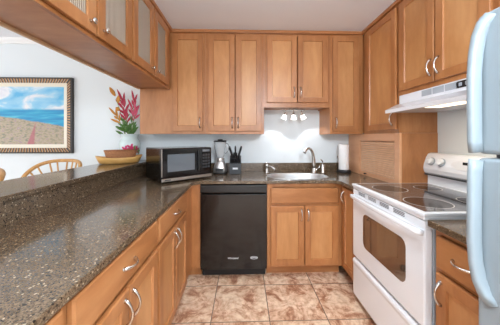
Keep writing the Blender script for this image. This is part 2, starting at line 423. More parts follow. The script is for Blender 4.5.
# --- upper cabinets on the right wall (face x = 1.273, looking -x)
RF = 1.273; RD = RW-RF-.001
y_far, y_near = 2.356, 1.812; w = y_far-y_near
cabinet('wall_cabinet', 'tall single-door maple wall cabinet above the tambour appliance garage', 'cabinet', (RF, y_far, UB), -PI/2, w-.001, RD, H,
        frame=fr(w, 0, H, [(0, .09), (w-.022, w-.001)], rails),
        fronts=[('door', .085, w-.018, .029, H-.022, ('v', w-.052, .118))], group='wall cabinets of the right wall')
y_far = 1.811; w = y_far-1.086; zb = 1.655; h = UT-zb
cabinet('wall_cabinet', 'two-door maple wall cabinet mounted above the white range hood', 'cabinet', (RF, y_far, zb), -PI/2, w-.001, RD, h,
        frame=fr(w, 0, h, [(0, .034), (w-.034, w-.001)], [(0, .04), (h-.03, h)]),
        fronts=[('door', .026, w/2-.006, .03, h-.022, ('v', w/2-.03, .128)), ('door', w/2+.006, w-.026, .03, h-.022, ('v', w/2+.03, .128))], group='wall cabinets of the right wall')
y_far = 1.085; w = .80; zb = 1.80; h = UT-zb
cabinet('wall_cabinet', 'maple wall cabinet over the refrigerator, mostly hidden by its door', 'cabinet', (RF, y_far, zb), -PI/2, w-.001, RD, h,
        frame=fr(w, 0, h, [(0, .034), (w-.034, w-.001)], [(0, .04), (h-.03, h)]),
        fronts=[('door', .012, w/2-.004, .03, h-.022, ('v', w/2-.035, .12)), ('door', w/2+.004, w-.012, .03, h-.022, ('v', w/2+.035, .12))], group='wall cabinets of the right wall')
# --- hanging cabinets over the bar (face x = -0.757, looking +x)
LF = -.757; LB = 1.809; h = UT-LB; dep = .323
spans = [(1.521, 2.352, [1.540, 1.882, 1.902, 2.236], 'glass-front hanging cabinet at the far end of the bar, meeting the corner', 'far'),
         (.786, 1.520, [.806, 1.152, 1.166, 1.512], 'glass-front hanging cabinet in the middle, above the near part of the bar', 'mid'),
         (.06, .785, [.074, .42, .43, .772], 'glass-front hanging cabinet nearest the camera, running out of frame', 'near')]
for a, b_, ds, lab, q in spans:
    w = b_-a
    d0, d1, d2, d3 = [t-a for t in ds]
    fm = fr(w, 0, h, [(0, d0+.01), (d1-.02, d2+.02), (d3-.01, w-.0005)], [(0, .05), (h-.03, h)])
    cabinet('hanging_glass_cabinet', lab, 'cabinet', (LF, a, LB), PI/2, w-.0005, dep, h, hollow=True, frame=fm,
            fronts=[('glass', d0, d1, .018, h-.02, (d1-.044, .066)), ('glass', d2, d3, .018, h-.02, (d2+.044, .066))], group='glass-front cabinets hanging over the bar')
# crown strip
def crown(poly_pts, name):
    m = MB()
    for (x0, x1, y0, y1) in poly_pts: m.box(x0, x1, y0, y1, UT+.0005, CE-.0005)
    return struct(name, m, wood_h, .003)
crown([(LF-.01, RF+.002, UF-.022, UF+.02)], 'trim_2')
crown([(RF-.024, RF+.02, .3, UF-.023)], 'trim_3')
crown([(LF-.02, LF+.024, .06, UF-.023)], 'trim_4')

# --- base cabinets
BT = .8835; BD = BW-2.1126-.002; toe = .10
hz = BT
def base_front(w, x0, xm, x1, dz0, dz1, dtop, dbot=.122):
    return [('drawer', x0, x1, dz0, dz1, ('h', (x0+x1)/2, (dz0+dz1)/2)),
            ('door', x0, xm-.003, dbot, dtop, ('v', xm-.032, dtop-.085)), ('door', xm+.003, x1, dbot, dtop, ('v', xm+.032, dtop-.085))]
def base_frame(w, st, mids=((.71, .73),)):
    return fr(w, toe, BT, st, [(toe, toe+.035), (BT-.03, BT)] + list(mids))
LBF = -.4832
for a, b_, lab in [(1.245, 1.885, 'maple base cabinet, farthest along the left run, under the counter beside the microwave'),
                   (.612, 1.244, 'maple base cabinet in the middle of the left run, big drawer handle in view'),
                   (-.03, .611, 'maple base cabinet nearest the camera on the left, cut off by the frame')]:
    w = b_-a
    cabinet('base_cabinet', lab, 'cabinet', (LBF, a, 0), PI/2, w-.0008, .59, BT, toe=toe,
            frame=base_frame(w, [(0, .03), (w-.03, w-.0008)], ((.70, .74),)),
            fronts=base_front(w, .016, w/2, w-.016, .736, .870, .708), group='base cabinets of the left run')
# left corner filler (stile returning along the left run + face next to the dishwasher)
cf = MB().box(LBF-.02, LBF, 1.886, 2.1325, toe, BT).box(LBF-.0005, -.4015, 2.1126, 2.1325, toe, BT).box(LBF-.095, LBF-.075, 1.886, 2.20, 0, toe-.0005).box(LBF-.075, -.4015, 2.18, 2.20, 0, toe-.0005)
tag(cf.build('corner_filler', wood_v, None, .001), 'plain maple corner filler between the left run and the black dishwasher', 'filler panel')
ux = .2215; w = .9325-ux
cabinet('base_cabinet', 'maple sink base cabinet right of the black dishwasher', 'cabinet', (ux, 2.1126, 0), 0, w, BD, BT, toe=toe,
        frame=base_frame(w, [(0, .045), (w-.058, w)], ((.676, .70),)),
        fronts=[('false', .2535-ux, .890-ux, .70, .840, None), ('door', .2535-ux, .5685-ux, .122, .676, ('v', .5405-ux, .592)), ('door', .5745-ux, .890-ux, .122, .676, ('v', .6025-ux, .592))])
RBF = .9337
y_far = 2.111; w = y_far-1.812
cabinet('base_cabinet', 'narrow maple corner base cabinet squeezed between sink base and white range', 'cabinet', (RBF, y_far, 0), -PI/2, w, .58, BT, toe=toe,
        frame=base_frame(w, [(0, .05), (w-.02, w)], ()), fronts=[('door', .045, w-.005, .122, .86, ('v', .085, .775))])
y_far = 1.070; w = .31
cabinet('base_cabinet', 'slim maple base cabinet between the white range and the refrigerator', 'cabinet', (RBF, y_far, 0), -PI/2, w, .64, BT, toe=toe,
        frame=base_frame(w, [(0, .03), (w-.03, w)], ((.676, .70),)),
        fronts=[('drawer', .022, w-.016, .70, .850, ('h', w/2, .775)), ('door', .022, w-.016, .122, .676, ('v', .05, .59))])

# ------------------------------------------------------------------ worktops
import bmesh
def worktop(name, outline, hole, z0, z1, label):
    bm = bmesh.new()
    def loop(pts):
        vs = [bm.verts.new((x, y, z1)) for x, y in pts]
        return [bm.edges.new((vs[i], vs[(i+1) % len(vs)])) for i in range(len(vs))]
    es = loop(outline)
    if hole: es += loop(hole)
    bmesh.ops.triangle_fill(bm, edges=es, use_beauty=True)
    for f in bm.faces:
        if f.normal.z < 0: f.normal_flip()
    r = bmesh.ops.extrude_face_region(bm, geom=bm.faces[:])
    for v in [g for g in r['geom'] if isinstance(g, bmesh.types.BMVert)]: v.co.z = z0
    bmesh.ops.recalc_face_normals(bm, faces=bm.faces)
    me = bpy.data.meshes.new(name); bm.to_mesh(me); bm.free(); me.materials.append(quartz)
    o = bpy.data.objects.new(name, me); C.objects.link(o)
    b = o.modifiers.new('bevel', 'BEVEL'); b.width = .004; b.segments = 2; b.limit_method = 'ANGLE'; b.angle_limit = R(50)
    return tag(o, label, 'countertop')
SX, SY, SA, SB = .555, 2.325, .315, .190
def sell(k, n=40, p=2.6):
    return [(SX+SA*k*math.copysign(abs(math.cos(t))**(2/p), math.cos(t)), SY+SB*k*math.copysign(abs(math.sin(t))**(2/p), math.sin(t))) for t in [2*PI*i/n for i in range(n)]]
CT0, CT1 = .884, .914
worktop('countertop', [(-1.079, -.45), (-.4552, -.45), (-.4552, 2.035), (-.402, 2.0876), (.836, 2.0876), (.8907, 2.035), (.8907, 1.811), (1.594, 1.811), (1.594, BW-.001), (-1.079, BW-.001)],
        sell(.97), CT0, CT1, 'long U-shaped speckled brown stone countertop carrying sink and microwave')
worktop('countertop', [(.8907, .762), (1.594, .762), (1.594, 1.0705), (.8907, 1.0705)], None, CT0, CT1, 'short piece of speckled brown countertop between range and refrigerator')
bt = MB().box(-1.4582, -1.066, -.5, BW-.001, 1.0222, 1.0522)
tag(bt.build('bar_top', quartz, None, .004), 'raised speckled stone bar ledge behind the left counter, holding the tray', 'bar top')
tag(MB().box(-1.0995, -1.0797, -.45, BW-.001, .884, 1.0217).build('backsplash', quartz, None), 'long speckled stone riser between the left counter and the bar ledge', 'backsplash')
tag(MB().box(-1.079, RF-.002, BW-.021, BW-.001, .9145, 1.012).build('backsplash', quartz, None, .002), 'low speckled stone backsplash strip along the back wall behind the sink', 'backsplash')

# ------------------------------------------------------------------ dishwasher
dx = -.3995; dw = thing('dishwasher', 'black built-in dishwasher between the corner filler and the sink cabinet', 'dishwasher', (dx, 2.1126, 0))
w = .619
MB().box(.004, w-.004, .02, BD-.02, .085, .875).build('body', black_p, dw)
MB().box(.01, w-.01, .05, .08, .005, .10).build('toe_kick', black_p, dw)
d = MB().prism([(-.028, .10), (-.028, .785), (-.024, .792), (.018, .792), (.018, .10)], 'x', .004, w-.004).build('door', black_g, dw, .003)
cp = MB().prism([(-.034, .806), (-.036, .812), (-.036, .872), (-.032, .876), (.018, .876), (.018, .795), (-.014, .795)], 'x', .004, w-.004).build('control_panel', black_s, dw, .003)
def lettering(txt, size, loc, parent, mat, name, shear=0):
    cu = bpy.data.curves.new(name, 'FONT'); cu.body = txt; cu.size = size; cu.extrude = .0004; cu.shear = shear; cu.align_x = 'CENTER'
    t = bpy.data.objects.new(name+'_curve', cu); C.objects.link(t); bpy.context.view_layer.update()
    me = bpy.data.meshes.new_from_object(t.evaluated_get(bpy.context.evaluated_depsgraph_get()))
    bpy.data.objects.remove(t); me.materials.clear(); me.materials.append(mat)
    o = bpy.data.objects.new(name, me); C.objects.link(o); o.parent = parent; o.location = loc; o.rotation_euler = (R(90), 0, 0)
    return o
lettering('Whirlpool', .0235, (.302, -.0287, .196), d, badge, 'lettering', .25)
m = MB(); n = 28
for r0, r1 in ((.78, 1.0),):
    vs = []
    for k in (r0, r1):
        vs += [(.497+.034*k*math.cos(2*PI*i/n), -.0288, .205+.014*k*math.sin(2*PI*i/n)) for i in range(n)]
    m.add(vs, [(i, (i+1) % n, n+(i+1) % n, n+i) for i in range(n)])
m.box(.474, .520, -.0288, -.0284, .2025, .2075)
m.build('oval_badge', badge, d)

# ------------------------------------------------------------------ range
RY0, RY1 = 1.0775, 1.8085; w = RY1-RY0
rg = thing('range', 'white electric range with dark ceramic cooktop and rear control console', 'range', (.93, RY1, 0), -PI/2)
# local: x 0..w from far to near, y: -.05 (door front) .. .66 (wall)
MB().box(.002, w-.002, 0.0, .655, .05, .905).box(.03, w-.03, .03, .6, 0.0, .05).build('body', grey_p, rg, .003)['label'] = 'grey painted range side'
ct_ = MB()
ct_.box(0, w, -.052, .57, .9245, .9435).box(.004, w-.004, -.045, .57, .906, .9245)
ct_.build('cooktop_frame', white_e, rg, .005)
cg = MB().box(.024, w-.024, -.026, .545, .9436, .9452).build('cooktop_glass', cookglass, rg, .001)
for (lx, ly, r_) in ((.205, .125, .112), (w-.178, .115, .116), (.20, .41, .085), (w-.19, .41, .085)):
    z = .9454; n = 40; m = MB()
    m.lathe([(r_-.004, 0), (r_, 0)], (lx, ly, z+.0001), n, caps=False, mi=0)
    m.add([(lx+(r_-.004)*math.cos(2*PI*i/n), ly+(r_-.004)*math.sin(2*PI*i/n), z) for i in range(n)], [list(range(n))], mi=1)
    m.build('burner_zone', [burnring, burnmat], rg)
# oven door with window
od = MB(); y0 = -.045
od.box(.003, w-.003, y0, -.002, .372, .862)
dr = od.build('oven_door', white_e, rg, .008)
def rrect(x0, x1, z0, z1, r_, n=6):
    out = []
    for cx_, cz_, a0 in ((x1-r_, z1-r_, 0), (x0+r_, z1-r_, 90), (x0+r_, z0+r_, 180), (x1-r_, z0+r_, 270)):
        for i in range(n+1):
            a = R(a0+90*i/n); out.append((cx_+r_*math.cos(a), cz_+r_*math.sin(a)))
    return out
ow = MB().prism(rrect(.16, .60, .505, .755, .045), 'y', y0-.0012, y0+.004).build('oven_window', ovenglass, dr)
# door top vent strip with slots
vs_ = MB().prism([(y0+.004, .863), (y0+.004, .902), (-.002, .902), (-.002, .863)], 'x', .003, w-.003).build('vent_strip', white_e, rg)
for g in range(4):
    m = MB(); cx_ = .135+g*.135
    for j in range(3):
        z = .8745+j*.0085
        m.box(cx_-.046, cx_+.046, y0+.0030, y0+.006, z, z+.0042)
    m.build('vent_slots', seam, vs_)
pts = [(.012, y0-.002, .842), (.020, y0-.024, .848), (.05, y0-.032, .850), (w/2, y0-.038, .850), (w-.05, y0-.032, .850), (w-.020, y0-.024, .848), (w-.012, y0-.002, .842)]
MB().tube(pts, .009, 12, ry=.014, power=3).build('oven_handle', white_e, dr)
sd = MB().prism([(-.002, .055), (y0+.006, .055), (y0+.002, .07), (y0+.002, .30), (y0-.003, .322), (y0-.001, .338), (y0+.012, .350), (-.002, .352)], 'x', .004, w-.004).build('storage_drawer', white_e, rg, .004)
# riser and console at the back
MB().box(.006, w-.006, .572, .655, .906, 1.03).build('riser', white_e, rg, .003)
prof = [(.560, 1.022), (.545, 1.035), (.538, 1.065), (.542, 1.10), (.560, 1.155), (.578, 1.184), (.60, 1.192), (.655, 1.192), (.655, 1.031), (.575, 1.031)]
con = MB().prism(prof, 'x', -.0, w, smooth=False).build('control_console', white_e, rg, .006)
def con_pt(z):  # front surface y on slanted face between z 1.10 and 1.155
    return .542+(z-1.10)/(.055)*.018
for kx in (.075, .165, w-.165, w-.075):
    k = MB(); c = Vector((kx, con_pt(1.125), 1.125)); nrm = Vector((0, -.95, .31)).normalized()
    k.cyl(c+nrm*.003, c+nrm*.008, .032, 20, .031, mi=1).cyl(c+nrm*.008, c+nrm*.028, .026, 20, .023)
    k.box(kx-.0035, kx+.0035, c.y-.040, c.y-.012, 1.113, 1.148)
    k.build('control_knob', [white_p, grey_p], con)
pp = MB(); N = 24
pp.add([(w/2+.125*math.copysign(abs(math.cos(t))**.8, math.cos(t)), con_pt(1.122+.04*math.sin(t))-.0022 if 1.122+.04*math.sin(t) > 1.1 else .5385, 1.122+.036*math.sin(t)) for t in [2*PI*i/N for i in range(N)]], [list(range(N))[::-1]])
pp.build('touch_panel', plain('pale control pad', lin(222, 224, 228), .3), con)
dpy = con_pt(1.135)-.004
MB().box(w/2-.04, w/2+.04, dpy-.0015, dpy+.003, 1.128, 1.146).build('clock_display', black_g, con)
MB().box(.0, w, .548, .566, 1.0145, 1.0215).build('console_shadow_gap', seam, con)

# ------------------------------------------------------------------ range hood
hd = thing('range_hood', 'white under-cabinet range hood with grey vents above the range', 'range hood', (RF, 1.8075, 1.507), -PI/2)
w = 1.8075-1.0865
prof = [(-.122, 0), (-.122, .027), (-.030, .073), (-.004, .078), (-.004, .1465), (.315, .1465), (.315, .035), (.30, .012), (-.11, .006)]
MB().prism(prof, 'x', 0, w).build('hood_shell', white_e, hd, .003)
m = MB()
for i in range(3): m.box(.235+i*.093, .235+i*.093+.084, -.0062, -.0038, .098, .138)
m.build('vent_grille', grey_p, hd)
MB().box(.497, .66, -.0062, -.0038, .098, .138).build('control_strip', black_p, hd)
m = MB()
for x in (.515, .555, .61): m.box(x, x+.018, -.0095, -.0063, .108, .128)
m.build('rocker_switch', grey_p, hd)
MB().box(.34, .60, -.07, .03, .004, .0105).build('hood_lamp', hoodlens, hd)
ld = bpy.data.lights.new('hood_lamp_light', 'AREA'); ld.shape = 'RECTANGLE'; ld.size = .24; ld.size_y = .09; ld.energy = 1.6; ld.color = (1, .86, .68)
lo = bpy.data.objects.new('hood_lamp_light', ld); C.objects.link(lo); lo.parent = hd; lo.location = (.47, -.03, -.004)

# ------------------------------------------------------------------ appliance garage
ga = thing('appliance_garage', 'maple appliance garage with tambour door on the counter under the corner cabinet', 'appliance garage', (RF, BW-.004, .9145), -PI/2)
w = BW-.004-1.8095; gh = UB-.9145-.001
m = MB(); ta, tb = .262, w-.062   # tambour opening
m.box(0, ta, 0, .02, 0, gh).box(tb, w, 0, .02, 0, gh).box(ta, tb, 0, .02, gh-.070, gh).box(ta, tb, .008, .02, 0, .012)
m.build('face_frame', wood_lt, ga, .0015)
MB().box(w-.018, w, .0205, RW-RF-.001, 0, gh).build('side_panel', wood_v, ga)
MB().box(.022, w-.019, RW-RF-.008, RW-RF-.001, 0, gh).build('back_panel', wood_in, ga)
m = MB(); z = .045; top = gh-.072; k = 0; pitch = .0195
while z < top:
    z1 = min(z+pitch-.001, top)
    m.prism([(.019, z), (.010, z+.003), (.008, (z+z1)/2), (.010, z1-.003), (.019, z1)], 'x', ta+.001, tb-.001); z += pitch
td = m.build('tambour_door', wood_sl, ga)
MB().box(ta+.001, tb-.001, .004, .018, .013, .0445).build('bottom_rail', wood_lt, td, .002)
kb = MB().cyl((.385, .004, .026), (.385, -.008, .026), .005, 10).ball((.385, -.014, .026), .0085)
kb.build('knob', black_p, td)

# ------------------------------------------------------------------ refrigerator
fg = thing('refrigerator', 'tall cool white top-freezer refrigerator at right edge with moulded handles', 'refrigerator', (.79, .745, 0), -PI/2)
w = .75
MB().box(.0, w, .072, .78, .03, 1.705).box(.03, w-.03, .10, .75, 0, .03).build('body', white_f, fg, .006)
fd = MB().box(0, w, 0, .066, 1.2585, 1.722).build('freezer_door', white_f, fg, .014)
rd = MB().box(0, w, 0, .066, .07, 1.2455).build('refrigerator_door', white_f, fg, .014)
fd.modifiers[0].segments = 4; rd.modifiers[0].segments = 4
MB().box(.004, w-.004, .0665, .0715, .07, 1.70).build('gasket', seam, fg)
hp = [(.016, -.018, 1.264), (.016, -.022, 1.30), (.016, -.024, 1.42), (.016, -.024, 1.52), (.018, -.021, 1.59), (.022, -.015, 1.645), (.030, -.006, 1.685), (.044, .004, 1.708)]
MB().tube(hp, [.013]*5+[.014, .017, .020], 14, up=(0, 1, 0), ry=[.020]*6+[.018, .012], power=3).build('handle', white_f, fd)
hp = [(.016, -.018, 1.240), (.016, -.022, 1.20), (.016, -.024, 1.08), (.016, -.024, .97), (.018, -.021, .90), (.024, -.015, .845), (.034, -.006, .805), (.050, .004, .780)]
MB().tube(hp, [.013]*5+[.014, .017, .020], 14, up=(0, 1, 0), ry=[.020]*6+[.018, .012], power=3).build('handle', white_f, rd)

# ------------------------------------------------------------------ sink and taps
sk = thing('sink', 'oval stainless steel sink set into the back counter below the track light', 'sink', (SX, SY, .75))
m = MB(); zt = .914-.75
m.lathe([(1.0, zt+.0006), (1.0, zt+.003), (.955, zt+.0045), (.93, zt+.001), (.90, zt-.02), (.86, zt-.12), (.78, zt-.148), (.30, zt-.155), (.10, zt-.157)], (0, 0, 0), 48, SA, SB, power=2.6, caps=False)
m.build('basin', steel, sk)
MB().lathe([(.042, .0085), (.044, .010), (.030, .0105), (.026, .006), (.001, .005)], (0, 0, 0), 24, caps=False).build('drain', chrome, sk)
fx, fy = .800, 2.545
fc = thing('faucet', 'tall brushed nickel gooseneck faucet behind the sink', 'faucet', (fx, fy, .9145))
MB().lathe([(.030, 0), (.030, .006), (.024, .012), (.022, .05), (.019, .055), (.021, .06)], (0, 0, 0), 20).build('base', nickel, fc)
path = bez((0, 0, .06), (-.002, -.002, .16), (-.012, -.012, .225), (-.045, -.04, .262), 10) + bez((-.045, -.04, .262), (-.075, -.065, .292), (-.115, -.10, .284), (-.142, -.125, .236), 10)[1:]
n = len(path)
MB().tube(path, [.022-.0085*min(1, i/(n*.55)) for i in range(n-2)]+[.0155, .0165], 14, up=(.66, -.75, 0)).build('spout', nickel, fc)
MB().cyl((.02, 0, .038), (.036, 0, .042), .010, 12).tube([(.036, 0, .042), (.05, -.01, .055), (.062, -.02, .075)], [.006, .005, .004], 10).build('lever', nickel, fc)
sp = thing('soap_dispenser', 'small brushed nickel soap pump right of the gooseneck faucet', 'soap dispenser', (.890, 2.512, .9145))
MB().lathe([(.024, 0), (.024, .006), (.019, .012), (.0185, .085), (.016, .095), (.010, .10)], (0, 0, 0), 20).build('bottle', nickel, sp)
MB().tube([(0, 0, .099), (0, 0, .122), (-.006, -.004, .134), (-.022, -.014, .150), (-.030, -.02, .156)], [.006, .006, .007, .007, .005], 10).build('pump_nozzle', nickel, sp)
wf = thing('water_tap', 'small nickel water tap with side spout at the left end of the sink', 'tap', (.262, 2.535, .9145))
MB().lathe([(.024, 0), (.024, .006), (.016, .012), (.015, .075), (.018, .08), (.018, .092), (.012, .10)], (0, 0, 0), 18).build('base', nickel, wf)
MB().tube(bez((0, 0, .06), (.02, -.02, .085), (.05, -.04, .08), (.085, -.06, .045), 8), [.011, .011, .0115, .012, .012, .012, .0115, .011, .011], 12).build('spout', nickel, wf)
MB().tube([(0, 0, .10), (-.002, 0, .118)], [.006, .009], 10).build('lever', nickel, wf)

# ------------------------------------------------------------------ paper towel
tw = thing('paper_towel_holder', 'black paper towel holder standing on the counter in the right corner', 'paper towel holder', (1.150, 2.560, .9145))
MB().lathe([(.078, 0), (.078, .022), (.070, .032), (.012, .034)], (0, 0, 0), 28).build('base', black_p, tw)
MB().cyl((0, 0, .034), (0, 0, .318), .007, 10).build('post', black_p, tw)
MB().tube([(-.070, 0, .02), (-.078, 0, .10), (-.074, 0, .19)], .005, 8).build('tension_arm', black_p, tw)
pr_ = MB().lathe([(.020, 0), (.054, 0), (.0555, .004), (.0555, .282), (.054, .286), (.020, .286), (.020, 0)], (0, 0, 0), 32, caps=False)
tag(pr_.build('paper_towel_roll', paper, None, 0, (1.150, 2.560, .9495)), 'white paper towel roll upright on its black holder', 'paper towel roll')

# ------------------------------------------------------------------ microwave
dirx = Vector((-.319+.698, 2.27-1.936, 0)); mwid = .505; ang = math.atan2(dirx.y, dirx.x)
mw = thing('microwave', 'black and silver countertop microwave turned into the left counter corner', 'microwave', (-.698, 1.936, .9145), ang)
MB().box(0, mwid, .022, .375, .012, .305).build('body', black_g, mw, .006)
m = MB()
for x in (.05, mwid-.05):
    for y in (.06, .31): m.cyl((x, y, 0), (x, y, .013), .014, 12)
m.build('feet', black_p, mw)
mdoor = MB().box(.002, .382, 0, .0215, .055, .302).build('door', black_g, mw, .004)
MB().box(.056, .318, -.0016, .003, .098, .252).build('door_window', mwglass, mdoor, .001)
MB().box(.0025, .010, -.0012, .003, .06, .298).build('door_edge_strip', silver, mdoor)
MB().box(.346, .366, -.020, -.0005, .08, .28).build('door_handle', black_g, mdoor, .006)
mp_ = MB().box(.3835, mwid-.002, .001, .0215, .055, .302).build('control_panel', black_g, mw, .003)
MB().box(.40, mwid-.022, -.0008, .003, .262, .286).build('clock_display', mwglass, mp_)
m = MB()
for r_ in range(5):
    for c_ in range(3): m.box(.402+c_*.029, .402+c_*.029+.023, -.001, .003, .105+r_*.029, .105+r_*.029+.020)
m.build('keypad', char, mp_)
MB().box(.001, mwid-.001, -.001, .0215, .013, .0545).build('lower_panel', black_g, mw, .002)
MB().box(.003, mwid-.003, -.0035, .010, .017, .043).build('bottom_trim', silver, mw, .002)
MB().box(.03, .085, -.0041, -.002, .025, .035).build('trim_print', seam, mw)

# ------------------------------------------------------------------ blender
bl = thing('blender', 'countertop blender with clear jar and bronze-steel base beside the microwave', 'blender', (-.262, 2.545, .9145))
MB().lathe([(.076, 0), (.078, .010), (.076, .016)], (0, 0, 0), 28, power=3.2).build('foot', black_p, bl)
MB().lathe([(.074, .016), (.073, .045), (.064, .095), (.050, .128), (.045, .134)], (0, 0, 0), 28, power=3).build('motor_base', satin, bl)
MB().box(-.042, .042, -.0755, -.062, .028, .062).build('control_panel', black_p, bl, .003)
MB().lathe([(.043, .134), (.048, .142), (.048, .166), (.044, .174)], (0, 0, 0), 24).build('collar', satin, bl)
MB().lathe([(.040, .174), (.048, .19), (.066, .30), (.070, .350), (.068, .350), (.064, .30), (.045, .19), (.037, .178)], (0, 0, 0), 24, caps=False).build('jar', glass, bl)
MB().tube(bez((.064, 0, .335), (.112, 0, .34), (.105, 0, .235), (.055, 0, .22), 10), .006, 8).build('jar_handle', glass, bl)
MB().lathe([(.071, .3505), (.072, .362), (.062, .368), (.030, .368), (.029, .380), (.001, .382)], (0, 0, 0), 24).build('lid', black_p, bl)

# ------------------------------------------------------------------ knife block and knives
kx0, ky0 = -.090, 2.520
kbk = thing('knife_block', 'dark grey knife block with a white label, right of the blender', 'knife block', (kx0, ky0, .9145))
MB().prism([(-.055, 0), (.075, 0), (.095, .17), (.03, .20), (-.055, .105)], 'x', -.062, .062).build('block', char, kbk, .004)
MB().box(-.028, .028, -.0565, -.0552, .052, .072).build('label_plate', badge, kbk)
kn_n = 0
dirk = Vector((0, -.42, .90)).normalized()
KN = [(-.042, .121, 5, .068, .023, 'small black steak knife handle in the front row of the knife block', 'steak knives in the front row of the block'),
      (-.012, .155, 4, .085, .027, 'black knife handle in the middle row of the knife block', 'knives in the middle row of the block'),
      (.022, .192, 3, .125, .036, 'long black knife handle standing highest at the back of the knife block', 'large knives at the back of the block')]
for yy, zz, nn, L, stp, lab, grp in KN:
    for i in range(nn):
        x = (i-(nn-1)/2)*stp
        o = thing('kitchen_knife', lab, 'knife', (kx0+x, ky0+yy, .9145+zz), 0, grp)
        dk = (dirk+Vector((.25*(i-(nn-1)/2)*(1 if nn == 3 else 0), 0, 0))).normalized(); e = dk*L
        MB().tube([dk*.004, e*.35, e*.8, e], [.008, .0095, .010, .0075], 8, ry=[.012, .013, .014, .011], power=3).build('handle', black_p, o)
        MB().tube([-dk*.01, dk*.0035], .004, 6, ry=.008).build('blade', steel, o)

# ------------------------------------------------------------------ track light under the sink cabinet
tl = thing('track_light', 'nickel three-head track light fixed under the cabinet over the sink', 'track light', (.560, 2.515, 1.6465))
MB().box(-.125, .125, -.015, .015, -.030, -.016).box(-.05, .05, -.024, .024, -.0155, 0).build('rail', nickel, tl, .003)
heads = [(-.088, (-.34, .16, -.93)), (.0, (.0, -.05, -1.0)), (.088, (.44, .14, -.88))]
for hx, dv in heads:
    dv = Vector(dv).normalized(); p0 = Vector((hx, 0, -.030)); p1 = Vector((hx, 0, -.062))
    hm = MB().cyl(p0, p1, .005, 10).ball(p1, .010)
    hm.cyl(p1, p1+dv*.020, .012, 16, .020)
    ho = hm.build('lamp_head', nickel, tl)
    s0 = p1+dv*.0205; s1 = p1+dv*.068
    MB().tube([s0, p1+dv*.034, s1], [.017, .025, .030], 20).build('lamp_glass', lampglass, ho)
    MB().tube([p1+dv*.040, p1+dv*.049], [.0295, .0315], 20).build('lamp_ring', nickel, ho)
    l = bpy.data.lights.new('spot_bulb', 'SPOT'); l.energy = 2.0; l.spot_size = R(96); l.spot_blend = .2; l.shadow_soft_size = .02; l.color = (.96, .97, 1.0)
    lo = bpy.data.objects.new('spot_bulb', l); C.objects.link(lo); lo.parent = tl; lo.location = p1+dv*.078
    lo.rotation_euler = dv.to_track_quat('-Z', 'Y').to_euler()

# ------------------------------------------------------------------ things on the bar: tray, basket, vase, flowers
tr = thing('serving_tray', 'boat-shaped golden wooden tray lying at the far end of the bar ledge', 'tray', (-1.262, 2.345, 1.0527), R(32))
m = MB(); a, b_ = .208, .105
m.lathe([(.0001, .006), (.62, .006), (.80, .012), (.96, .058), (1.0, .062), (1.0, .052), (.86, .006), (.66, 0), (.0001, 0)], (0, 0, 0), 40, a, b_, power=2.3, caps=False)
# raise the tips
m.v = [(x, y, z+(.022*(abs(x)/a)**3 if z > .02 else 0)) for x, y, z in m.v]
m.build('bowl', bamboo, tr)
for s_ in (-1, 1): MB().box(s_*.172-.03, s_*.172+.03, -.052-.004, -.052+.004, .030, .044).build('grip_slot', seam, tr) if False else None
bs = thing('wicker_basket', 'oval brown wicker basket sitting in the wooden tray', 'basket', (-1.255, 2.352, 1.0597), R(22))
m = MB().lathe([(.0001, .004), (.80, .004), (.97, .118), (1.0, .122), (1.03, .118), (.80, 0), (.0001, 0)], (0, 0, 0), 36, .145, .088, caps=False)
m.build('weave', wicker, bs)
m = MB().tube([(.148*math.cos(2*PI*i/32), .090*math.sin(2*PI*i/32), .122) for i in range(33)], .006, 8); m.build('rim', wicker, bs)
vx, vy = -1.280, 2.585
va = thing('vase', 'pale celadon ceramic vase with painted magenta flower holding the red blooms', 'vase', (vx, vy, 1.0527))
va.scale = (1.12, 1.12, 1.08)
m = MB().lathe([(.062, 0), (.068, .01), (.084, .07), (.095, .13), (.097, .18), (.088, .212), (.074, .234), (.075, .252), (.086, .274), (.087, .279), (.083, .279), (.070, .254), (.068, .236), (.08, .21), (.085, .15), (.07, .05), (.001, .03)], (0, 0, 0), 36)
m.build('body', glaze, va)
def rad(z): 
    return .084+(z-.07)/.06*.011 if z < .13 else .095+(z-.13)/.05*.002
def petal(m, th, z, l, wd, rot, mi):
    n = 10; pts = []
    for i in range(n):
        t = 2*PI*i/n; u = l*math.cos(t); v = wd*math.sin(t)
        du = (u+l)*math.cos(rot)-v*math.sin(rot); dz = (u+l)*math.sin(rot)+v*math.cos(rot)
        zz = z+dz; r_ = rad(zz)+.0014; a_ = th+du/r_
        pts.append((r_*math.cos(a_), r_*math.sin(a_), zz))
    m.add(pts, [list(range(n))], mi=mi)
m = MB()
for (th0, z0) in ((R(-58), .135), (R(-88), .118), (R(-30), .115)):
    for k in range(6): petal(m, th0, z0, .024, .011, k*PI/3+.3, 0)
    for k in range(3): petal(m, th0+.25, z0-.02, .026, .009, -.5+k*.9, 1)
m.build('painted_flower', [petal_m, leaf_g], va)
def bract(m, p, d, L, wd, mi=0, up=Vector((0, -1, .2)), fold=.25):
    d = Vector(d).normalized(); s_ = d.cross(up).normalized(); nn = s_.cross(d)
    N = 7; vs = []; fs = []
    for i in range(N):
        t = i/(N-1); ww = wd*math.sin(PI*min(1, t*.94+.05))**.8; c = Vector(p)+d*L*t+nn*(.10*L*t*t)
        vs += [c-s_*ww+nn*ww*fold, c+nn*0, c+s_*ww+nn*ww*fold, c-nn*.004]
    for i in range(N-1):
        o = i*4
        fs += [(o, o+1, o+5, o+4), (o+1, o+2, o+6, o+5), (o+2, o+3, o+7, o+6), (o+3, o, o+4, o+7)]
    m.add(vs, fs, True, mi)
V0 = Vector((vx, vy, 1.0527+.265))
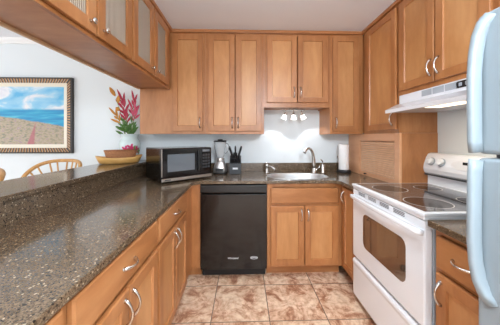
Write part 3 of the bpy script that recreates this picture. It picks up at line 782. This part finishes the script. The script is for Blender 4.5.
# (tip offset, bloom material, label, bracts)
FL = [((-.150, -.03, .470), bloom_o, 'tall amber flower bud leaning farthest left out of the vase', 3, .115, .030),
      ((-.130, -.045, .245), bloom_o, 'lower amber flower drooping along the left side of the bunch', 5, .120, .026),
      ((-.070, -.02, .410), bloom_r, 'long crimson flower spike standing in the middle of the bunch', 7, .150, .028),
      ((.060, -.03, .410), bloom_r, 'crimson flower spike leaning right beside the wood panel', 7, .135, .026),
      ((.085, -.045, .290), bloom_p, 'short pink flower at the right of the bunch', 7, .120, .028),
      ((-.020, -.055, .260), bloom_r, 'low crimson flower at the front of the bunch', 6, .120, .024)]
for tip, bm_, lab, nb, L, wd in FL:
    tip = Vector(tip); o = thing('flower', lab, 'flower', V0)
    base = Vector((tip.x*.22, tip.y*.22, -.10)); mid = Vector((tip.x*.42, tip.y*.5, tip.z*.35))
    path = bez(base, base*.3+mid*.5, mid, tip*.92, 8)
    MB().tube(path, [.0042-.0002*i for i in range(9)], 7).build('stem', stem_g, o)
    m = MB(); dd = (tip-mid).normalized(); sd_ = Vector((dd.z, 0, -dd.x)).normalized()
    for k in range(nb):
        t = k/max(1, nb-1); q = tip*(.97-.42*t)+mid*(.42*t)*.6
        side = (1 if k % 2 else -1)*(.12+.75*t)
        pd = dd+sd_*side+Vector((0, -.25*math.cos(k*2.1), 0))
        bract(m, q, pd, L*(.75+.25*math.sin(1+k*1.7)), wd*(.48 if nb > 3 else .75), up=Vector((.25*side, -1, .2)))
    m.build('bloom', bm_, o)
    m = MB()
    for k in range(4):
        a_ = k*1.9+tip.x*20; q = path[3+k % 3]
        bract(m, q, (math.cos(a_)*.9, math.sin(a_)*.35-.2, .55), .110, .014)
    m.build('leaf', leaf_g, o)

# ------------------------------------------------------------------ painting on the dining wall
def painting_mat():
    m, nt, b = new_mat('seascape oil paint'); L = nt.links.new
    tc = nt.nodes.new('ShaderNodeTexCoord'); sx = nt.nodes.new('ShaderNodeSeparateXYZ'); L(tc.outputs['Object'], sx.inputs[0])
    def M(op, a, bv=None, c=None):
        n = nt.nodes.new('ShaderNodeMath'); n.operation = op
        for i, q in enumerate((a, bv, c)):
            if q is None: continue
            if isinstance(q, (int, float)): n.inputs[i].default_value = q
            else: L(q, n.inputs[i])
        return n.outputs[0]
    def noise(scale, detail=6, sc=(1, 1, 1), dist=0):
        mp = nt.nodes.new('ShaderNodeMapping'); mp.inputs['Scale'].default_value = sc; L(tc.outputs['Object'], mp.inputs['Vector'])
        n = nt.nodes.new('ShaderNodeTexNoise'); n.inputs['Scale'].default_value = scale; n.inputs['Detail'].default_value = detail; n.inputs['Distortion'].default_value = dist
        L(mp.outputs[0], n.inputs['Vector']); return n.outputs['Fac']
    def mix(f, a, b2):
        x = nt.nodes.new('ShaderNodeMix'); x.data_type = 'RGBA'
        L(f, x.inputs['Factor'])
        for k, q in (('A', a), ('B', b2)):
            if isinstance(q, tuple): x.inputs[k].default_value = q
            else: L(q, x.inputs[k])
        return x.outputs['Result']
    def step(v, e0, e1):
        r = nt.nodes.new('ShaderNodeMapRange'); r.inputs['From Min'].default_value = e0; r.inputs['From Max'].default_value = e1; L(v, r.inputs['Value']); return r.outputs['Result']
    X, Z = sx.outputs[0], sx.outputs[2]
    cl = noise(5, 7, (.6, 1, 1.2), .4)
    sky = ramp(nt, [(.36, lin(92, 176, 220)), (.50, lin(150, 200, 226)), (.58, lin(226, 226, 230)), (.75, lin(196, 204, 220))]); L(cl, sky.inputs['Fac'])
    sn = noise(6, 5, (.5, 1, 5)); sea = ramp(nt, [(.3, lin(20, 118, 176)), (.55, lin(40, 156, 196)), (.7, lin(104, 196, 208))]); L(sn, sea.inputs['Fac'])
    fn = noise(26, 8, (1, 1, 2.2)); fld = ramp(nt, [(.3, lin(118, 122, 108)), (.45, lin(160, 148, 122)), (.55, lin(176, 160, 138)), (.65, lin(150, 126, 132)), (.8, lin(196, 186, 168))]); L(fn, fld.inputs['Fac'])
    shore = M('ADD', M('MULTIPLY', M('ADD', X, .05), -.16), M('MULTIPLY', noise(5, 4), .06))     # field edge falls to the right
    c1 = mix(step(M('SUBTRACT', Z, M('ADD', shore, -.075)), 0, .015), fld.outputs['Color'], sea.outputs['Color'])
    hill = M('ADD', M('MULTIPLY', X, -.28), -.012)
    c1b = mix(step(M('SUBTRACT', hill, Z), -.003, .012), c1, c1)
    c2 = mix(step(Z, .062, .085), c1b, sky.outputs['Color'])
    px_ = M('ABSOLUTE', M('SUBTRACT', X, M('ADD', .17, M('MULTIPLY', M('ADD', Z, .1), .22))))
    pw = M('MULTIPLY', M('SUBTRACT', -.06, Z), .16)
    path_ = M('MULTIPLY', step(M('SUBTRACT', pw, px_), -.006, .012), step(M('SUBTRACT', -.07, Z), 0, .01))
    c3 = mix(M('MULTIPLY', path_, .75), c2, lin(172, 84, 100))
    L(c3, b.inputs['Base Color']); b.inputs['Roughness'].default_value = .5
    bp = nt.nodes.new('ShaderNodeBump'); bp.inputs['Strength'].default_value = .25; bp.inputs['Distance'].default_value = .003
    L(noise(60, 4), bp.inputs['Height']); L(bp.outputs['Normal'], b.inputs['Normal'])
    return m
frame_d = plain('charcoal frame paint', lin(52, 48, 46), .4)
frame_g = plain('dull gold leaf', lin(168, 128, 86), .4, .2)
px0, px1, pz0, pz1 = -3.19, -1.985, 1.132, 2.008
pc = thing('framed_painting', 'large framed seascape painting on the dining area wall', 'painting', ((px0+px1)/2, BW-.0015, (pz0+pz1)/2))
hw, hh = (px1-px0)/2, (pz1-pz0)/2
def mould(i0, i1, ya, yb, ym=None):
    m = MB()
    prof = [(i0, 0), (i0, ya), ((i0+i1)/2, ym if ym is not None else (ya+yb)/2), (i1, yb), (i1, 0)]
    n = len(prof); vs = []
    for sxx, szz in ((-1, -1), (1, -1), (1, 1), (-1, 1)):
        vs += [(sxx*(hw-i), y, szz*(hh-i)) for i, y in prof]
    fs = [(c*n+k, c*n+k+1, ((c+1) % 4)*n+k+1, ((c+1) % 4)*n+k) for c in range(4) for k in range(n-1)]
    m.add(vs, fs); return m
mould(0, .015, -.036, -.040).build('frame', frame_d, pc)
def ribbed_mould(i0, i1, y):
    m = MB()
    for side in range(4):
        L2 = hw if side % 2 == 0 else hh; n = int(round(2*L2/.0165))
        for k in range(n):
            u0, u1 = -1+2*k/n, -1+2*(k+1)/n
            def P(u, i, yy):
                a = u*(L2-i)
                return {0: (a, yy, -(hh-i)), 1: (hw-i, yy, a), 2: (-a, yy, hh-i), 3: (-(hw-i), yy, -a)}[side]
            d = -.003 if k % 2 else 0
            m.add([P(u0, i0, y+d), P(u1, i0, y+d), P(u1, i1, y+.010+d), P(u0, i1, y+.010+d)], [(0, 1, 2, 3)], mi=k % 2)
    return m
ribbed_mould(.0152, .062, -.036).build('gilded_moulding', [frame_d, frame_g], pc)
mould(.062, .104, -.024, -.016).build('liner', liner, pc)
MB().box(-hw+.104, hw-.104, -.012, -.004, -hh+.104, hh-.104).build('canvas', painting_mat(), pc)

# ------------------------------------------------------------------ rattan bar chairs beyond the bar
def chair(label, loc, rz, src=None):
    r = thing('rattan_chair', label, 'chair', loc, rz, 'rattan chairs at the dining side of the bar')
    st = .66
    m = MB().lathe([(.0001, st), (.95, st), (1, st-.015), (.95, st-.035), (.0001, st-.035)], (0, 0, 0), 28, .235, .225, caps=False); m.build('seat', rattan, r)
    MB().lathe([(.0001, st+.045), (.85, st+.042), (.95, st+.022), (.9, st+.001), (.0001, st+.001)], (0, 0, 0), 28, .225, .215, caps=False).build('cushion', cushion, r)
    for sx_ in (-1, 1):
        for sy_ in (-1, 1):
            MB().tube([(sx_*.17, sy_*.16, st-.034), (sx_*.20, sy_*.19, .3), (sx_*.215, sy_*.205, 0)], .015, 10).build('leg', rattan, r)
    MB().tube([(.20*math.cos(2*PI*i/24), .19*math.sin(2*PI*i/24), .28) for i in range(25)], .010, 8).build('foot_ring', rattan, r)
    # barrel back: hoop from seat front-left round the back; back is +y local
    N = 26; hp = []
    for i in range(N+1):
        t = i/N; a_ = PI*t; e = abs(2*t-1)
        hp.append((-.25*math.cos(a_), .02+.25*math.sin(a_), st+.42-.20*e**3.2))
    hp = [(-.235, .0, st-.02), (-.245, .01, st+.1)] + hp + [(.245, .01, st+.1), (.235, .0, st-.02)]
    MB().tube(hp, .017, 10).build('back_hoop', rattan, r)
    for i in range(9):
        t = .14+.72*i/8; k = 2+int(t*N); top = Vector(hp[k]); a_ = PI*t
        bot = Vector((-.10*math.cos(a_), .20, st+.0))
        MB().tube(bez(bot, bot+Vector((0, .03, .12)), top*.7+bot*.3, top, 8), .0075, 8).build('spoke', rattan, r)
    return r
chair('golden rattan barrel chair below the seascape painting, nearer the tray', (-1.805, 2.10, 0), 0)
chair('golden rattan barrel chair at the left picture edge, only the hoop end showing', (-1.87, 1.44, 0), 0)
# unseen globe, added to fill the room with light
cl = thing('fill_lamp', 'added unseen round white globe fill lamp above the kitchen aisle, outside the picture', 'fill lamp', (.45, -.30, CE))
MB().lathe([(.07, -.0005), (.07, -.02), (.02, -.03), (.012, -.035), (.012, -.345)][::-1], (0, 0, 0), 24).build('canopy', nickel, cl)
MB().ball((0, 0, -.48), .135, 28, 16).build('globe', globe_m, cl)

for i, (x, y, lab) in enumerate(((.25, 1.35, 'recessed ceiling downlight added unseen over the far half of the kitchen aisle'), (-.02, .10, 'recessed ceiling downlight added unseen over the near half of the kitchen aisle'))):  # added spots out of view that brighten floor and base cabinets
    dl = thing('fill_light', lab, 'fill_light', (x, y, CE-.0005), 0, 'unseen fill lights added to the kitchen ceiling')
    MB().lathe([(.062, -.002), (.085, -.006), (.088, 0), (.062, 0)], (0, 0, 0), 28, caps=False).build('trim_ring', white_p, dl)
    MB().lathe([(.0001, -.003), (.0615, -.003), (.0615, -.001), (.0001, -.001)], (0, 0, 0), 28, caps=False).build('lens', lampglass, dl)
    l = bpy.data.lights.new('fill_light_beam', 'SPOT'); l.energy = 50; l.spot_size = R(100); l.spot_blend = .5; l.shadow_soft_size = .06; l.color = (.82, .92, 1.0)
    lo = bpy.data.objects.new('fill_light_beam', l); C.objects.link(lo); lo.parent = dl; lo.location = (0, 0, -.012)
